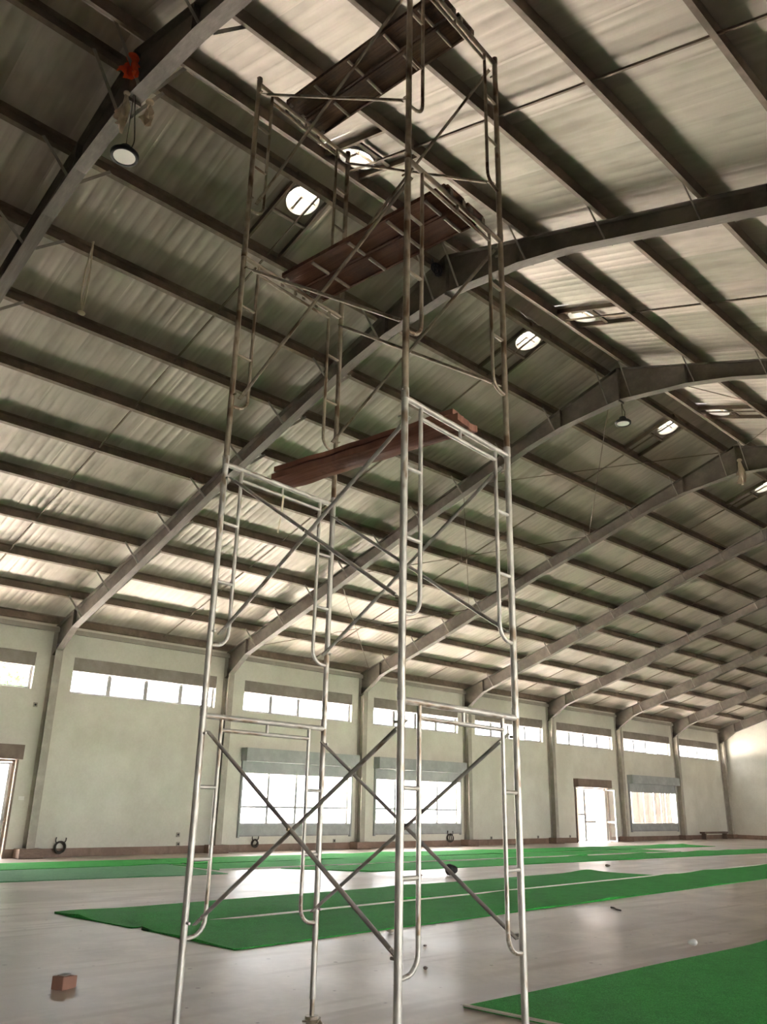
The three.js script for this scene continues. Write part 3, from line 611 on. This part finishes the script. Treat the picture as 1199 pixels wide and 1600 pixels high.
socket('small round socket high beside the left column', -0.24, 3.96);
{
  const o = thing('light_switch', 'white light switch between the left edge door and the column', 'switch', [-0.23, 1.5, 0]);
  mesh('plate', new RoundedBoxGeometry(0.16, 0.1, 0.02, 2, 0.006).translate(0, 0, 0.01), M.white, o); mesh('rocker', box(-0.04, 0.04, -0.025, 0.025, 0.018, 0.028), M.white, o);
}
{
  const o = thing('bench', 'low dark wooden bench against the wall near the far corner', 'bench', [39.3, 0, 0.3]);
  mesh('seat', box(-1.45, 1.45, 0.3, 0.4, -0.15, 0.15), M.shutterBrown, o);
  for (const x of [-1.3, 1.25]) mesh('leg', box(x, x + 0.08, 0, 0.3, -0.13, 0.13), M.shutterBrown, o);
}

// ---------------------------------------------------------------- litter on the floor
{
  const g = new RoundedBoxGeometry(0.19, 0.105, 0.12, 2, 0.008), p = g.attributes.position; for (let i = 0; i < p.count; i++) p.setY(i, p.getY(i) + (p.getX(i) > 0.06 ? -0.012 : 0) + 0.003 * Math.sin(p.getX(i) * 60));
  const b = thing('brick', 'broken reddish brown brick on the floor at the lower left', 'brick', [-5.95, 0.053, 16.08]); b.rotation.y = 0.5;
  mesh('block', g, M.brick, b); mesh('mortar_patch', box(-0.05, 0.04, 0.049, 0.056, -0.04, 0.03), M.socket, b);
}
function pebble(name, label, cat, x, z, s, mat, h = 0.6) {
  const g = new THREE.IcosahedronGeometry(s, 2), p = g.attributes.position; for (let i = 0; i < p.count; i++) { const a = 1 + 0.25 * Math.sin(p.getX(i) / s * 3.1 + x) * Math.cos(p.getZ(i) / s * 2.7 + z); p.setXYZ(i, p.getX(i) * a, p.getY(i) * h * a, p.getZ(i) * a); }
  g.computeVertexNormals(); g.computeBoundingBox(); g.translate(0, -g.boundingBox.min.y, 0);
  const m = mesh(name, g, mat, scene); m.position.set(x, 0.001, z); return tag(m, label, cat);
}
pebble('debris_lump', 'small dark lump of debris on the floor behind the right scaffold braces', 'debris', 6.18, 9.72, 0.14, M.black, 0.8);
pebble('paper_scrap', 'small crumpled white paper scrap on the bare floor at right', 'paper scrap', 0.92, 18.33, 0.055, M.white, 0.6);
pebble('stone_chip', 'small dark chip on the floor right of the front scaffold leg', 'stone chip', -2.81, 17.39, 0.028, M.rubber, 0.5);
pebble('stone_chip', 'tiny dark chip on the floor above the other chip', 'stone chip', -1.78, 16.41, 0.022, M.rubber, 0.4);
pebble('stone_chip', 'small brown chip on the far floor beside the dark lump', 'stone chip', 5.3, 9.55, 0.06, M.brick, 0.4);
pebble('stone_chip', 'small brown chip between the far turf strips', 'stone chip', 12.6, 9.9, 0.07, M.rubber, 0.4);
pebble('wood_offcut', 'pale wood offcut at the edge of the middle turf strip', 'wood offcut', -1.35, 15.4, 0.05, M.rope, 0.35);
{
  const m = mesh('stick', bentTube([V(-0.22, 0.014, 0.03), V(-0.05, 0.013, 0), V(0.1, 0.016, 0.01), V(0.2, 0.014, -0.02)], 0.013, 6, 10), M.cable, scene); m.position.set(3.45, 0, 15.72); m.rotation.y = 0.8; tag(m, 'short dark stick on the floor below the middle turf strips', 'stick');
}

// ---------------------------------------------------------------- outside: trees and boundary wall
function tree(label, x, z, h, r) {
  const o = thing('tree', label, 'tree', [x, -0.06, z], 'trees in the yard');
  mesh('trunk', [tube(V(0, 0, 0), V(0.1, h * 0.55, 0), 0.22, 8, 0.12), tube(V(0.1, h * 0.5, 0), V(0.9, h * 0.75, 0.4), 0.1, 6, 0.05), tube(V(0.1, h * 0.5, 0), V(-0.8, h * 0.78, -0.3), 0.1, 6, 0.05)], M.bark, o);
  const pos = [], nor = []; for (let k = 0; k < 2600; k++) {
    const a = rr(0, 6.28), b = Math.acos(rr(-0.7, 1)), q = r * (0.55 + 0.45 * rnd()) * (1 + 0.25 * Math.sin(3 * a + 2 * b)), c = V(q * Math.sin(b) * Math.cos(a), h * 0.72 + q * 0.85 * Math.cos(b), q * Math.sin(b) * Math.sin(a));
    const d1 = V(rr(-1, 1), rr(-1, 1), rr(-1, 1)).normalize().multiplyScalar(0.2), d2 = V(rr(-1, 1), rr(-1, 1), rr(-1, 1)).normalize().multiplyScalar(0.16);
    for (const w of [c.clone().add(d1), c.clone().add(d2), c.clone().sub(d1), c.clone().add(d1), c.clone().sub(d1), c.clone().sub(d2)]) pos.push(w.x, w.y, w.z);
  }
  const g = new THREE.BufferGeometry(); g.setAttribute('position', new THREE.Float32BufferAttribute(pos, 3)); g.computeVertexNormals();
  const f = mesh('foliage', g, M.leaf, o); f.userData.kind = 'stuff';
}
tree('leafy green tree outside the strip window at the left edge', 5.2, -20, 8.4, 2.3);
{
  const w = thing('boundary_wall', 'beige boundary wall with pilasters outside the right shuttered window', 'boundary wall', [62, -0.06, -12]);
  mesh('panel', box(-24, 24, 0, 2.6, -0.1, 0.1), M.outerWall, w);
  for (let x = -23; x <= 23; x += 2.6) mesh('pilaster', box(x - 0.25, x + 0.25, 0, 2.8, 0.1, 0.3), M.outerWall, w);
}
renderer.render(scene, camera);
